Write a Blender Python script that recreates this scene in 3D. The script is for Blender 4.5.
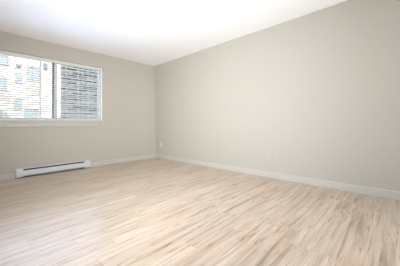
import bpy, bmesh, math, random
from mathutils import Matrix, Vector
random.seed(4)
S = bpy.context.scene
for o in list(bpy.data.objects):
    bpy.data.objects.remove(o, do_unlink=True)
COL = S.collection
H = 2.44

# ------------------------------------------------------------ camera
cd = bpy.data.cameras.new('camera')
cam = bpy.data.objects.new('camera', cd); COL.objects.link(cam); S.camera = cam
cd.sensor_width = 36.0
cd.lens = 208.84 / 400 * 36
cd.shift_y = -13.915 / 400
cd.clip_start = 0.05; cd.clip_end = 300
F_ = Vector((0.72742, 0.68586, 0.02133)); R_ = Vector((0.68615, -0.72736, -0.01203)); U_ = R_.cross(F_)
m = Matrix.Identity(4)
for i in range(3):
    m[i][0] = R_[i]; m[i][1] = U_[i]; m[i][2] = -F_[i]
m.translation = Vector((-3.2364, -4.6975, 0.8836))
cam.matrix_world = m

# ------------------------------------------------------------ world, sun, window daylight, added fill
w = bpy.data.worlds.new('sky'); S.world = w; w.use_nodes = True
nt = w.node_tree; bg = nt.nodes['Background']
sky = nt.nodes.new('ShaderNodeTexSky'); sky.sky_type = 'NISHITA'
sky.sun_disc = False; sky.sun_elevation = math.radians(48); sky.sun_rotation = math.radians(200)
sky.air_density = 1.0; sky.dust_density = 2.5
nt.links.new(sky.outputs[0], bg.inputs[0]); bg.inputs[1].default_value = 0.42
sd = bpy.data.lights.new('sun', 'SUN'); sd.energy = 3.6; sd.angle = math.radians(1.0); sd.color = (1, .95, .88)
sun = bpy.data.objects.new('sun', sd); COL.objects.link(sun)
sun.rotation_euler = Vector((-0.35, 1.0, -0.95)).to_track_quat('-Z', 'Y').to_euler()   # lights the far facade, never enters the room

def area(name, loc, d, sx, sy, e, col):
    l = bpy.data.lights.new(name, 'AREA'); l.shape = 'RECTANGLE'; l.size = sx; l.size_y = sy
    l.energy = e; l.color = col
    o = bpy.data.objects.new(name, l); COL.objects.link(o); o.location = loc
    o.rotation_euler = Vector(d).to_track_quat('-Z', 'Y').to_euler(); return o
LC_ = (.93, .985, 1.07)
area('side_fill', (-3.8, -4.3, 1.38), (.75, .66, .0), 1.0, 1.2, 68, LC_).data.spread = math.radians(96)  # added fill lamp by the side wall, aimed at the far corner
area('side_upward_fill', (-3.80, -3.3, .7), (1, 0, 1.2), 1.7, .8, 33, LC_)  # added fill lamp, tilted up to brighten the ceiling
area('rear_fill', (-1.95, -5.95, 1.2), (-.1, 1, .1), 2.2, 1.9, 56, LC_)  # added fill lamp in front of the closed rear wall
area('window_daylight', (-2.27, -0.045, 1.52), (0, -1, 0.1), 1.7, 1.05, 12, (.42, .60, 1.0)).data.spread = math.radians(100)

S.view_settings.view_transform = 'Standard'; S.view_settings.look = 'None'
S.view_settings.gamma = 1; S.view_settings.use_curve_mapping = False
S.view_settings.exposure = 0.10

# ------------------------------------------------------------ materials
def mat(name, col, rough=.5, metal=0.0, spec=.5, noise=0.0, nscale=20, bump=0.0):
    M = bpy.data.materials.new(name); M.use_nodes = True
    n = M.node_tree.nodes; L = M.node_tree.links; b = n['Principled BSDF']
    b.inputs['Roughness'].default_value = rough; b.inputs['Metallic'].default_value = metal
    b.inputs['Specular IOR Level'].default_value = spec
    tc = n.new('ShaderNodeTexCoord'); nz = n.new('ShaderNodeTexNoise'); nz.inputs['Scale'].default_value = nscale
    nz.inputs['Detail'].default_value = 4
    L.new(tc.outputs['Object'], nz.inputs['Vector'])
    mx = n.new('ShaderNodeMixRGB'); mx.blend_type = 'MIX'
    mx.inputs[1].default_value = (*[c * (1 - noise) for c in col], 1)
    mx.inputs[2].default_value = (*[min(1, c * (1 + noise)) for c in col], 1)
    L.new(nz.outputs[0], mx.inputs[0]); L.new(mx.outputs[0], b.inputs['Base Color'])
    if bump:
        bp = n.new('ShaderNodeBump'); bp.inputs['Strength'].default_value = bump; bp.inputs['Distance'].default_value = .001
        L.new(nz.outputs[0], bp.inputs['Height']); L.new(bp.outputs[0], b.inputs['Normal'])
    return M

def glass_mat():
    M = bpy.data.materials.new('clear_glass'); M.use_nodes = True
    n = M.node_tree.nodes; L = M.node_tree.links; n.clear()
    o = n.new('ShaderNodeOutputMaterial'); t = n.new('ShaderNodeBsdfTransparent'); g = n.new('ShaderNodeBsdfGlossy')
    t.inputs[0].default_value = (.93, .97, .96, 1); g.inputs['Roughness'].default_value = .01
    f = n.new('ShaderNodeFresnel'); f.inputs[0].default_value = 1.3
    x = n.new('ShaderNodeMixShader'); L.new(f.outputs[0], x.inputs[0]); L.new(t.outputs[0], x.inputs[1]); L.new(g.outputs[0], x.inputs[2])
    L.new(x.outputs[0], o.inputs[0]); return M

def floor_mat():
    M = bpy.data.materials.new('oak_plank_floor'); M.use_nodes = True
    n = M.node_tree.nodes; L = M.node_tree.links; b = n['Principled BSDF']
    def N(t, **k):
        x = n.new(t)
        for a, v in k.items(): setattr(x, a, v)
        return x
    def mth(op, a, b_=None, c=None):
        x = N('ShaderNodeMath', operation=op)
        for i, v in enumerate((a, b_, c)):
            if v is None: continue
            if isinstance(v, (int, float)): x.inputs[i].default_value = v
            else: L.new(v, x.inputs[i])
        return x.outputs[0]
    tc = N('ShaderNodeTexCoord'); sp = N('ShaderNodeSeparateXYZ'); L.new(tc.outputs['Object'], sp.inputs[0])
    X, Y = sp.outputs[0], sp.outputs[1]
    W_, L_ = 0.152, 1.22
    ry = mth('DIVIDE', Y, W_); row = mth('FLOOR', ry); fy = mth('FRACT', ry)
    wn = N('ShaderNodeTexWhiteNoise', noise_dimensions='1D'); L.new(row, wn.inputs['W'])
    rx = mth('ADD', mth('DIVIDE', X, L_), mth('MULTIPLY', wn.outputs[0], 7.0)); cx = mth('FLOOR', rx); fx = mth('FRACT', rx)
    cid = N('ShaderNodeCombineXYZ'); L.new(row, cid.inputs[0]); L.new(cx, cid.inputs[1])
    wi = N('ShaderNodeTexWhiteNoise', noise_dimensions='3D'); L.new(cid.outputs[0], wi.inputs['Vector'])
    rnd = wi.outputs['Value']
    # grain coordinates, stretched along the plank and shifted per plank
    gx = mth('ADD', X, mth('MULTIPLY', rnd, 37.0)); gy = mth('ADD', Y, mth('MULTIPLY', rnd, 11.0))
    def grain(sx, sy, scale, detail, dist):
        c = N('ShaderNodeCombineXYZ'); L.new(mth('MULTIPLY', gx, sx), c.inputs[0]); L.new(mth('MULTIPLY', gy, sy), c.inputs[1])
        z = N('ShaderNodeTexNoise'); z.inputs['Scale'].default_value = scale; z.inputs['Detail'].default_value = detail
        z.inputs['Distortion'].default_value = dist; L.new(c.outputs[0], z.inputs['Vector']); return z.outputs[0]
    g1 = grain(.8, 13, 1.6, 7, .8)      # broad cathedral streaks
    g2 = grain(2.0, 60, 2.0, 4, .2)      # fine fibre
    g3 = grain(2.6, 36, 1.5, 8, 1.0)     # short dark flecks
    r1 = N('ShaderNodeValToRGB'); L.new(g1, r1.inputs[0])
    e = r1.color_ramp.elements
    e[0].position = .28; e[0].color = (.36, .28, .20, 1); e[1].position = .60; e[1].color = (.60, .50, .395, 1)
    a = e.new(.45); a.color = (.52, .422, .325, 1)
    base = N('ShaderNodeMixRGB', blend_type='MULTIPLY'); base.inputs[0].default_value = 1
    r2 = N('ShaderNodeValToRGB'); L.new(g2, r2.inputs[0])
    r2.color_ramp.elements[0].position = .3; r2.color_ramp.elements[0].color = (.87, .855, .84, 1)
    r2.color_ramp.elements[1].position = .6; r2.color_ramp.elements[1].color = (1.03, 1.03, 1.03, 1)
    L.new(r1.outputs[0], base.inputs[1]); L.new(r2.outputs[0], base.inputs[2])
    fl = N('ShaderNodeMixRGB', blend_type='MULTIPLY'); fl.inputs[0].default_value = 1
    r3 = N('ShaderNodeValToRGB'); L.new(g3, r3.inputs[0])
    r3.color_ramp.elements[0].position = .33; r3.color_ramp.elements[0].color = (.66, .58, .51, 1)
    r3.color_ramp.elements[1].position = .41; r3.color_ramp.elements[1].color = (1, 1, 1, 1)
    L.new(base.outputs[0], fl.inputs[1]); L.new(r3.outputs[0], fl.inputs[2])
    tone = N('ShaderNodeValToRGB'); L.new(rnd, tone.inputs[0])
    te = tone.color_ramp.elements
    te[0].position = 0; te[0].color = (.93, .92, .91, 1); te[1].position = 1; te[1].color = (1.03, 1.03, 1.03, 1)
    q = te.new(.5); q.color = (.97, .95, .93, 1)
    pl = N('ShaderNodeMixRGB', blend_type='MULTIPLY'); pl.inputs[0].default_value = 1
    L.new(fl.outputs[0], pl.inputs[1]); L.new(tone.outputs[0], pl.inputs[2])
    # seams
    sy_ = mth('LESS_THAN', mth('MINIMUM', fy, mth('SUBTRACT', 1, fy)), .006)
    sx_ = mth('LESS_THAN', mth('MINIMUM', fx, mth('SUBTRACT', 1, fx)), .0012)
    sm = mth('MAXIMUM', sy_, sx_)
    fin = N('ShaderNodeMixRGB', blend_type='MIX'); L.new(mth('MULTIPLY', sm, .25), fin.inputs[0])
    pat = N('ShaderNodeTexNoise'); pat.inputs['Scale'].default_value = 1.0; pat.inputs['Detail'].default_value = 3
    pc = N('ShaderNodeCombineXYZ'); L.new(mth('MULTIPLY', gx, 1.6), pc.inputs[0]); L.new(mth('MULTIPLY', gy, 9), pc.inputs[1]); L.new(pc.outputs[0], pat.inputs['Vector'])
    r4 = N('ShaderNodeValToRGB'); L.new(pat.outputs[0], r4.inputs[0])
    r4.color_ramp.elements[0].position = .38; r4.color_ramp.elements[0].color = (1, .95, .90, 1)
    r4.color_ramp.elements[1].position = .60; r4.color_ramp.elements[1].color = (1, 1, 1.02, 1)
    warm = N('ShaderNodeMixRGB', blend_type='MULTIPLY'); warm.inputs[0].default_value = 1
    L.new(pl.outputs[0], warm.inputs[1]); L.new(r4.outputs[0], warm.inputs[2])
    L.new(warm.outputs[0], fin.inputs[1]); fin.inputs[2].default_value = (.22, .16, .12, 1)
    L.new(fin.outputs[0], b.inputs['Base Color'])
    b.inputs['Roughness'].default_value = .32; b.inputs['Specular IOR Level'].default_value = .5
    bp = N('ShaderNodeBump'); bp.inputs['Strength'].default_value = .12; bp.inputs['Distance'].default_value = .002
    L.new(g2, bp.inputs['Height']); L.new(bp.outputs[0], b.inputs['Normal'])
    return M

def brick_mat():
    M = bpy.data.materials.new('grey_brick'); M.use_nodes = True
    n = M.node_tree.nodes; L = M.node_tree.links; b = n['Principled BSDF']; b.inputs['Roughness'].default_value = .9
    tc = n.new('ShaderNodeTexCoord'); mp = n.new('ShaderNodeMapping'); mp.inputs['Rotation'].default_value = (math.pi / 2, 0, 0)
    br = n.new('ShaderNodeTexBrick'); L.new(tc.outputs['Object'], mp.inputs[0]); L.new(mp.outputs[0], br.inputs[0])
    br.inputs['Scale'].default_value = 1; br.inputs['Brick Width'].default_value = .36; br.inputs['Row Height'].default_value = .125
    br.inputs['Mortar Size'].default_value = .013; br.inputs['Bias'].default_value = -.1
    br.inputs['Color1'].default_value = (.022, .028, .028, 1); br.inputs['Color2'].default_value = (.21, .22, .225, 1)
    br.inputs['Mortar'].default_value = (.34, .35, .35, 1)
    L.new(br.outputs[0], b.inputs['Base Color']); return M

MW = mat('warm_grey_wall_paint', (.412, .377, .316), .75, noise=.012, nscale=90, bump=.25)
MC = mat('white_ceiling_paint', (.965, .955, .94), .9, noise=.01, nscale=120, bump=.3)
MT = mat('satin_trim_paint', (.46, .42, .365), .45, noise=.01)
MV = mat('white_vinyl', (.80, .83, .84), .35, noise=.01)
MD = mat('dark_weather_seal', (.035, .05, .055), .6, noise=.1)
MHR = mat('off_white_headrail', (.56, .555, .50), .5, noise=.01)
MJ = mat('lit_jamb_white', (.86, .87, .86), .5, noise=.01)  # near-white colour stands for outside light on the window returns
MS = mat('white_blind_slat', (.74, .735, .74), .45, noise=.01)
MH = mat('white_heater_enamel', (.53, .53, .53), .35, noise=.015)
MHD = mat('dark_heater_interior', (.05, .052, .06), .5, noise=.2)
MP = mat('white_outlet_plastic', (.56, .535, .475), .35, noise=.01)
MPN = mat('painted_cover_plate', (.432, .40, .345), .45, noise=.01)
MK = mat('outlet_slot_dark', (.08, .075, .07), .6, noise=.1)
MMET = mat('bracket_metal', (.22, .21, .20), .4, metal=.7, noise=.1)
MF = floor_mat(); MG = glass_mat(); MBK = brick_mat()
MFA = mat('pale_pink_stucco', (.74, .66, .62), .9, noise=.06, nscale=1.2)
MFB = mat('sand_facade_panel', (.58, .51, .45), .9, noise=.08, nscale=3)
MFP = mat('pink_facade_panel', (.60, .47, .47), .9, noise=.08, nscale=3)
MFG = mat('blue_grey_window_glass', (.38, .42, .47), .25, noise=.25, nscale=2)
MFF = mat('taupe_window_frame', (.46, .42, .38), .7, noise=.05)
MDK = mat('grey_vent_metal', (.25, .26, .27), .6, noise=.1)
MGR = mat('outdoor_lawn', (.16, .20, .10), .95, noise=.3, nscale=2)
MLF = mat('shrub_leaf', (.42, .47, .36), .7, noise=.4, nscale=6)
MBR = mat('shrub_stem_bark', (.16, .11, .07), .9, noise=.3)

# ------------------------------------------------------------ mesh helpers
def BM(): return bmesh.new()
def box(bm, x0, x1, y0, y1, z0, z1):
    v = [bm.verts.new((x, y, z)) for x in (x0, x1) for y in (y0, y1) for z in (z0, z1)]
    for f in ((0, 1, 3, 2), (4, 6, 7, 5), (0, 4, 5, 1), (2, 3, 7, 6), (0, 2, 6, 4), (1, 5, 7, 3)):
        bm.faces.new([v[i] for i in f])
def prism_x(bm, prof, x0, x1):          # closed (y,z) profile run along x
    a = [bm.verts.new((x0, y, z)) for y, z in prof]; b = [bm.verts.new((x1, y, z)) for y, z in prof]
    k = len(prof)
    bm.faces.new(a); bm.faces.new(b[::-1])
    for i in range(k): bm.faces.new((a[i], b[i], b[(i + 1) % k], a[(i + 1) % k]))
def prism_y(bm, prof, y0, y1):          # closed (x,z) profile run along y
    a = [bm.verts.new((x, y0, z)) for x, z in prof]; b = [bm.verts.new((x, y1, z)) for x, z in prof]
    k = len(prof)
    bm.faces.new(a); bm.faces.new(b[::-1])
    for i in range(k): bm.faces.new((a[i], b[i], b[(i + 1) % k], a[(i + 1) % k]))
def cyl(bm, p0, p1, r, seg=12, r2=None):
    p0, p1 = Vector(p0), Vector(p1); d = p1 - p0
    mt = Matrix.Translation((p0 + p1) / 2) @ d.to_track_quat('Z', 'Y').to_matrix().to_4x4()
    bmesh.ops.create_cone(bm, cap_ends=True, segments=seg, radius1=r, radius2=r if r2 is None else r2, depth=d.length, matrix=mt)
def obj(name, bm, m, parent=None, bevel=0.0, smooth=False):
    bmesh.ops.recalc_face_normals(bm, faces=bm.faces[:])
    me = bpy.data.meshes.new(name); bm.to_mesh(me); bm.free()
    me.materials.append(m); o = bpy.data.objects.new(name, me); COL.objects.link(o)
    if parent:
        o.parent = parent
        me.transform(Matrix.Translation(-world_loc(parent)))
    if bevel:
        b = o.modifiers.new('bevel', 'BEVEL'); b.width = bevel; b.segments = 2; b.limit_method = 'ANGLE'
    if smooth:
        for f in me.polygons: f.use_smooth = True
    return o
def world_loc(o):
    v = Vector((0, 0, 0))
    while o: v += o.location; o = o.parent
    return v
def struct(name, bm, m, bevel=0.0):
    o = obj(name, bm, m, None, bevel); o['kind'] = 'structure'; return o
def thing(name, label, cat, loc, group=None):
    o = bpy.data.objects.new(name, None); COL.objects.link(o); o.location = loc; o.empty_display_size = .1
    o['label'] = label; o['category'] = cat
    if group: o['group'] = group
    return o
def empty_struct(name, loc):
    o = bpy.data.objects.new(name, None); COL.objects.link(o); o.location = loc; o['kind'] = 'structure'; return o

# ------------------------------------------------------------ room shell
XL, YR = -3.9, -6.0                      # side wall, rear wall
WX0, WX1, WZ0, WZ1 = -3.155, -1.380, 0.972, 2.135   # window opening
T = 0.20
b = BM(); box(b, XL - T, T, YR - T, T, -.15, 0); struct('floor', b, MF)
b = BM(); box(b, XL - T, T, YR - T, T, H, H + .15); struct('ceiling', b, MC)
b = BM()
box(b, XL, WX0, 0, T, 0, H); box(b, WX1, 0, 0, T, 0, H)
box(b, WX0, WX1, 0, T, 0, WZ0); box(b, WX0, WX1, 0, T, WZ1, H)
struct('wall_left', b, MW)
b = BM(); box(b, 0, T, YR - T, T, 0, H); struct('wall_right', b, MW)
b = BM(); box(b, XL - T, 0, YR - T, YR, 0, H); struct('wall_rear', b, MW)
DY0, DY1, DZ = -5.0, -2.45, 2.12
b = BM(); box(b, XL - T, XL, YR, DY0, 0, H); box(b, XL - T, XL, DY1, T, 0, H); box(b, XL - T, XL, DY0, DY1, DZ, H)
struct('wall_side', b, MW)
# baseboards
BH, BT = .095, .013
prof = [(0, 0), (-BT, 0), (-BT, BH - .008), (-BT + .005, BH), (0, BH)]
HX0, HX1 = -2.80, -1.64
b = BM(); prism_x(b, prof, XL, HX0 - .002); prism_x(b, prof, HX1 + .002, -.0001); struct('baseboard_left', b, MT)
b = BM(); prism_y(b, prof, YR, 0); struct('baseboard_right', b, MT)
b = BM(); prism_x(b, [(YR - y, z) for y, z in prof], XL, 0); struct('baseboard_rear', b, MT)
b = BM(); prism_y(b, [(XL - x, z) for x, z in prof], YR, DY0); prism_y(b, [(XL - x, z) for x, z in prof], DY1, 0); struct('baseboard_side', b, MT)
# unseen glazed door added for the side fill lamps (behind the camera's left shoulder)
d1 = empty_struct('added_door', (XL - .1, (DY0 + DY1) / 2, 0))
b = BM(); fx0, fx1 = XL - .14, XL - .07
box(b, fx0, fx1, DY0, DY0 + .06, 0, DZ); box(b, fx0, fx1, DY1 - .06, DY1, 0, DZ)
box(b, fx0, fx1, DY0 + .06, DY1 - .06, DZ - .06, DZ); box(b, fx0, fx1, DY0 + .06, DY1 - .06, 0, .05)
ym = (DY0 + DY1) / 2; box(b, fx0, fx1, ym - .035, ym + .035, .05, DZ - .06)
obj('added_door_frame', b, MV, d1)
b = BM(); box(b, XL - .108, XL - .102, DY0 + .06, ym - .035, .05, DZ - .06); box(b, XL - .108, XL - .102, ym + .035, DY1 - .06, .05, DZ - .06)
obj('added_door_pane', b, MG, d1)

# ------------------------------------------------------------ window
w1 = empty_struct('window_1', ((WX0 + WX1) / 2, .14, WZ0))
FY0, FY1 = .115, .185
XM = -2.237
b = BM(); fw = .034
box(b, WX0, WX0 + fw, FY0, FY1, WZ0, WZ1); box(b, WX1 - fw, WX1, FY0, FY1, WZ0, WZ1)
box(b, WX0 + fw, WX1 - fw, FY0, FY1, WZ1 - fw, WZ1); box(b, WX0 + fw, WX1 - fw, FY0, FY1, WZ0, WZ0 + .035)
obj('window_frame', b, MV, w1, .003)
b = BM()    # sliding sash on the right
sx0, sx1, sz0, sz1 = XM + .001, WX1 - fw, WZ0 + .036, WZ1 - fw
box(b, sx0, sx0 + .048, .12, .145, sz0, sz1); box(b, sx1 - .016, sx1, .12, .145, sz0, sz1)
box(b, sx0 + .048, sx1 - .016, .12, .145, sz1 - .018, sz1); box(b, sx0 + .048, sx1 - .016, .12, .145, sz0, sz0 + .022)
obj('window_sash', b, MV, w1, .002)
b = BM(); box(b, XM - .024, XM, .118, .165, WZ0 + .036, WZ1 - fw); obj('meeting_seal', b, MD, w1)
b = BM(); box(b, WX1 - .012, WX1 - .0005, .002, FY0, WZ0 + .003, WZ1 - .0005); obj('lit_jamb_strip', b, MJ, w1)  # added strip, whitened as if lit by daylight from outside
b = BM(); box(b, WX0 + .0005, WX0 + .012, .002, FY0, WZ0 + .003, WZ1 - .0005); obj('lit_jamb_strip', b, MJ, w1)  # same added daylight-white strip on the left return
b = BM(); box(b, WX0 + fw, XM - .024, .155, .161, WZ0 + .036, WZ1 - fw); obj('pane', b, MG, w1)
b = BM(); box(b, sx0 + .048, sx1 - .016, .131, .136, sz0 + .022, sz1 - .018); obj('pane', b, MG, w1)
b = BM(); box(b, WX0 - .04, WX1 + .022, -.032, .0, WZ0 - .026, WZ0 + .002); box(b, WX0, WX1, 0, FY0, WZ0 - .0, WZ0 + .002)
obj('window_sill', b, MT, w1, .004)
b = BM(); box(b, WX0 - .02, WX1 - .11 + .02, -.014, 0, .862, WZ0 - .026); obj('sill_apron', b, MT, w1, .004)

# ------------------------------------------------------------ blind
BY = .055
bl = thing('window_blind', 'white horizontal slat blind hung across the window, slats open', 'window blind', (-2.27, BY, WZ1 - .002))
BX0, BX1 = WX0 + .016, WX1 - .020
b = BM(); box(b, BX0, WX1 - .014, .022, .085, WZ1 - .05, WZ1 - .002); obj('headrail', b, MHR, bl, .003)
b = BM(); prism_x(b, [(.012, WZ1 - .066), (.020, WZ1 - .066), (.020, WZ1 - .003), (.014, WZ1 - .003), (.009, WZ1 - .02), (.009, WZ1 - .05)], BX0, WX1 - .014)
obj('valance', b, MHR, bl)
b = BM(); pitch = .0405; tilt = math.radians(22); sw = .050
z = WZ0 + .045; ZT = WZ1 - .075
while z < ZT:
    rows = []
    for k in range(7):
        s = (k / 6 - .5); yy = s * sw; zz = .0035 * (1 - 4 * s * s)
        rows.append((BY + yy * math.cos(tilt) - zz * math.sin(tilt), z + yy * math.sin(tilt) + zz * math.cos(tilt)))
    prof_ = rows + [(y, zz - .0028) for y, zz in rows[::-1]]
    prism_x(b, prof_, BX0, BX1); z += pitch
obj('slats', b, MS, bl)
b = BM(); box(b, BX0, BX1, BY - .024, BY + .024, WZ0 + .006, WZ0 + .024); obj('bottom_rail', b, MS, bl, .003)
for xc in (-3.03, -2.57, -2.12, -1.83, -1.64):
    b = BM()
    for yy in (BY - .027, BY + .027): cyl(b, (xc, yy, WZ0 + .02), (xc, yy, WZ1 - .05), .0022, 6)
    obj('ladder_cord', b, MS, bl)
br = thing('wall_bracket', 'small dark metal bracket at the upper right corner of the window', 'bracket', (WX1 + .008, 0, 2.10))
b = BM(); box(b, WX1 + .003, WX1 + .017, -.004, 0, 2.07, 2.125); obj('mounting_plate', b, MMET, br, .001)
b = BM(); cyl(b, (WX1 + .010, -.004, 2.105), (WX1 + .010, -.026, 2.105), .0045); cyl(b, (WX1 + .010, -.024, 2.105), (WX1 + .010, -.024, 2.122), .0045); obj('hook', b, MMET, br)

# ------------------------------------------------------------ baseboard heater
ht = thing('baseboard_heater', 'long white electric baseboard heater on the floor under the window', 'heater', ((HX0 + HX1) / 2, -.03, 0))
G = -.0015
b = BM(); box(b, HX0 + .004, HX1 - .004, -.010, G, .012, .160); obj('back_panel', b, MH, ht)
b = BM(); prism_x(b, [(-.010, .150), (-.055, .148), (-.060, .145), (-.060, .150), (-.056, .156), (-.010, .161)], HX0 + .09, HX1 - .115); obj('top_hood', b, MH, ht)
b = BM(); prism_x(b, [(-.056, .117), (-.064, .108), (-.066, .075), (-.062, .034), (-.052, .024), (-.050, .026), (-.058, .036), (-.062, .075), (-.060, .106), (-.050, .119)], HX0 + .09, HX1 - .115); obj('front_cover', b, MH, ht)
for x0, x1 in ((HX0, HX0 + .0895), (HX1 - .1145, HX1)):
    b = BM(); prism_x(b, [(-.0105, .010), (-.058, .010), (-.066, .030), (-.067, .110), (-.061, .150), (-.056, .157), (-.0105, .162)], x0, x1)
    obj('end_cap', b, MH, ht, .002)
b = BM()
cyl(b, (HX0 + .09, -.034, .075), (HX1 - .115, -.034, .075), .006)
x = HX0 + .10
while x < HX1 - .125:
    box(b, x, x + .0008, -.052, -.014, .045, .105); x += .008
obj('heating_element', b, MHD, ht)
b = BM(); box(b, HX0 + .0905, HX1 - .1155, -.0125, -.0105, .03, .149); obj('inner_reflector', b, MHD, ht)
b = BM(); box(b, HX0 + .01, HX1 - .01, -.046, -.0125, .0005, .0095); obj('shade_bar', b, MHD, ht)  # dark bar painted as the shadow in the gap below the heater

# ------------------------------------------------------------ outlets
def plate(y, z, label, m, kind):
    t = thing('wall_outlet' if kind == 'duplex' else 'cable_jack', label, 'outlet' if kind == 'duplex' else 'cable jack', (0, y, z))
    b = BM(); box(b, -.006, -.0003, y - .036, y + .036, z - .058, z + .058); obj('cover_plate', b, m, t, .003)
    if kind == 'duplex':
        for dz in (-.021, .021):
            b = BM(); box(b, -.0085, -.0062, y - .017, y + .017, z + dz - .014, z + dz + .014); s = obj('socket', b, m, t, .004)
            b = BM()
            for dy in (-.0065, .0065): box(b, -.0090, -.0086, y + dy - .001, y + dy + .001, z + dz - .002, z + dz + .007)
            cyl(b, (-.0090, y, z + dz - .007), (-.0086, y, z + dz - .007), .0022, 8)
            obj('slots', b, MK, s)
        b = BM(); cyl(b, (-.0072, y, z), (-.0062, y, z), .003, 10); obj('screw', b, MMET, t)
    else:
        b = BM(); cyl(b, (-.0085, y, z), (-.0062, y, z), .0085, 6); cyl(b, (-.018, y, z), (-.0085, y, z), .005, 12); obj('coaxial_connector', b, MMET, t)
        for dz in (-.042, .042):
            b = BM(); cyl(b, (-.0072, y, z + dz), (-.0062, y, z + dz), .003, 10); obj('screw', b, m, t)
plate(-.255, .345, 'small white outlet low on the long wall, beside the room corner', MP, 'duplex')
plate(-3.175, .345, 'pale outlet low on the long wall, left of the cable jack plate', MPN, 'duplex')
plate(-3.305, .345, 'painted cable jack plate with dark centre connector, right of an outlet', MPN, 'coax')

# ------------------------------------------------------------ outside
b = BM(); box(b, -40, 40, .25, 45, -3.3, -3.0); g = struct('ground_outside', b, MGR)
FYY = 22.0
ab = thing('apartment_building', 'pale pink and white apartment building seen through the left window pane', 'building', (-1, FYY, -3))
b = BM(); box(b, -9, 9, FYY, FYY + 8, -3, 13); obj('facade', b, MFA, ab)
def fwin(x0, x1, z0, z1, fr=.09):
    b = BM(); y0, y1 = FYY - .08, FYY + .0
    box(b, x0, x0 + fr, y0, y1, z0, z1); box(b, x1 - fr, x1, y0, y1, z0, z1)
    box(b, x0 + fr, x1 - fr, y0, y1, z1 - fr * 1.6, z1); box(b, x0 + fr, x1 - fr, y0, y1, z0, z0 + fr * .6)
    f = obj('window', b, MFF, ab)
    b = BM(); box(b, x0 + fr, x1 - fr, FYY - .035, FYY - .005, z0 + fr * .6, z1 - fr * 1.6); obj('pane', b, MFG, f)
fwin(.02, 1.02, 5.30, 6.95, .13); fwin(-2.9, -1.29, 6.58, 7.6); fwin(-2.3, -1.41, 4.2, 5.45)
fwin(-.86, -.34, 4.98, 6.05, .06); fwin(-.17, .95, 1.45, 2.62); fwin(-.91, -.33, 2.42, 3.6, .06)
b = BM(); box(b, -.06, 1.0, FYY - .03, FYY, 3.95, 5.0); obj('wall_panel', b, MFB, ab)
b = BM(); box(b, -3.2, -1.13, FYY - .03, FYY, 3.3, 4.15); o = obj('wall_panel', b, MFP, ab); o['label'] = 'pink wall panel'
b = BM(); cyl(b, (1.10, FYY - .08, -3), (1.10, FYY - .08, 7.8), .04); obj('drain_pipe', b, MDK, ab)
b = BM()
box(b, 1.37, 1.67, FYY - .12, FYY, 6.75, 7.4)
for k in range(6): box(b, 1.35, 1.69, FYY - .15, FYY - .12, 6.78 + k * .1, 6.83 + k * .1)
obj('wall_vent', b, MDK, ab)
b = BM(); box(b, -.79, -.41, FYY - .25, FYY, 6.66, 6.84); cyl(b, (-.6, FYY - .2, 6.66), (-.6, FYY - .2, 6.56), .07); obj('wall_lamp', b, MDK, ab)
b = BM(); box(b, -9.2, 9.2, FYY - .3, FYY + 8.2, 13, 13.3); obj('roof', b, MDK, ab)

bb = thing('brick_building', 'dark grey brick building seen through the right window pane', 'building', (2, 4, -3))
b = BM()
pts = [(-1.235, 4.0), (6.5, 4.0), (6.5, 9.0), (.6, 9.0)]
lo = [b.verts.new((x, y, -3)) for x, y in pts]; hi = [b.verts.new((x, y, 7)) for x, y in pts]
b.faces.new(lo); b.faces.new(hi[::-1])
for i in range(4): b.faces.new((lo[i], lo[(i + 1) % 4], hi[(i + 1) % 4], hi[i]))
obj('brick_wall', b, MBK, bb)
b = BM(); pr = [(-1.35, 3.88), (6.6, 3.88), (6.6, 9.1), (.45, 9.1)]
lo = [b.verts.new((x, y, 7)) for x, y in pr]; hi = [b.verts.new((x, y, 7.15)) for x, y in pr]
b.faces.new(lo); b.faces.new(hi[::-1])
for i in range(4): b.faces.new((lo[i], lo[(i + 1) % 4], hi[(i + 1) % 4], hi[i]))
obj('coping', b, MDK, bb)

def shrub(loc, h, r, label):
    t = thing('shrub', label, 'shrub', loc)
    b = BM()
    for k in range(5):
        a = k * 1.256; cyl(b, Vector(loc), Vector(loc) + Vector((math.cos(a) * r * .4, math.sin(a) * r * .4, h * .7)), .03, 6, .01)
    obj('stems', b, MBR, t)
    b = BM()
    for k in range(2200):
        u = random.random(); a = random.random() * 6.283; q = r * math.sqrt(random.random()) * (math.sin(math.pi * min(1, .15 + .85 * u)) ** .6 + .1)
        c = Vector(loc) + Vector((q * math.cos(a), q * math.sin(a), .25 * h + .75 * h * u))
        s = random.uniform(.06, .12); d = Vector((random.gauss(0, 1), random.gauss(0, 1), random.gauss(0, 1))).normalized()
        e = d.orthogonal().normalized()
        vs = [b.verts.new(c + d * s), b.verts.new(c + e * s * .5), b.verts.new(c - d * s), b.verts.new(c - e * s * .5)]
        b.faces.new(vs)
    obj('foliage', b, MLF, t)
shrub((-2.1, 18.5, -3.0), 5.2, 1.0, 'light green shrub in front of the apartment building, low left in the window')
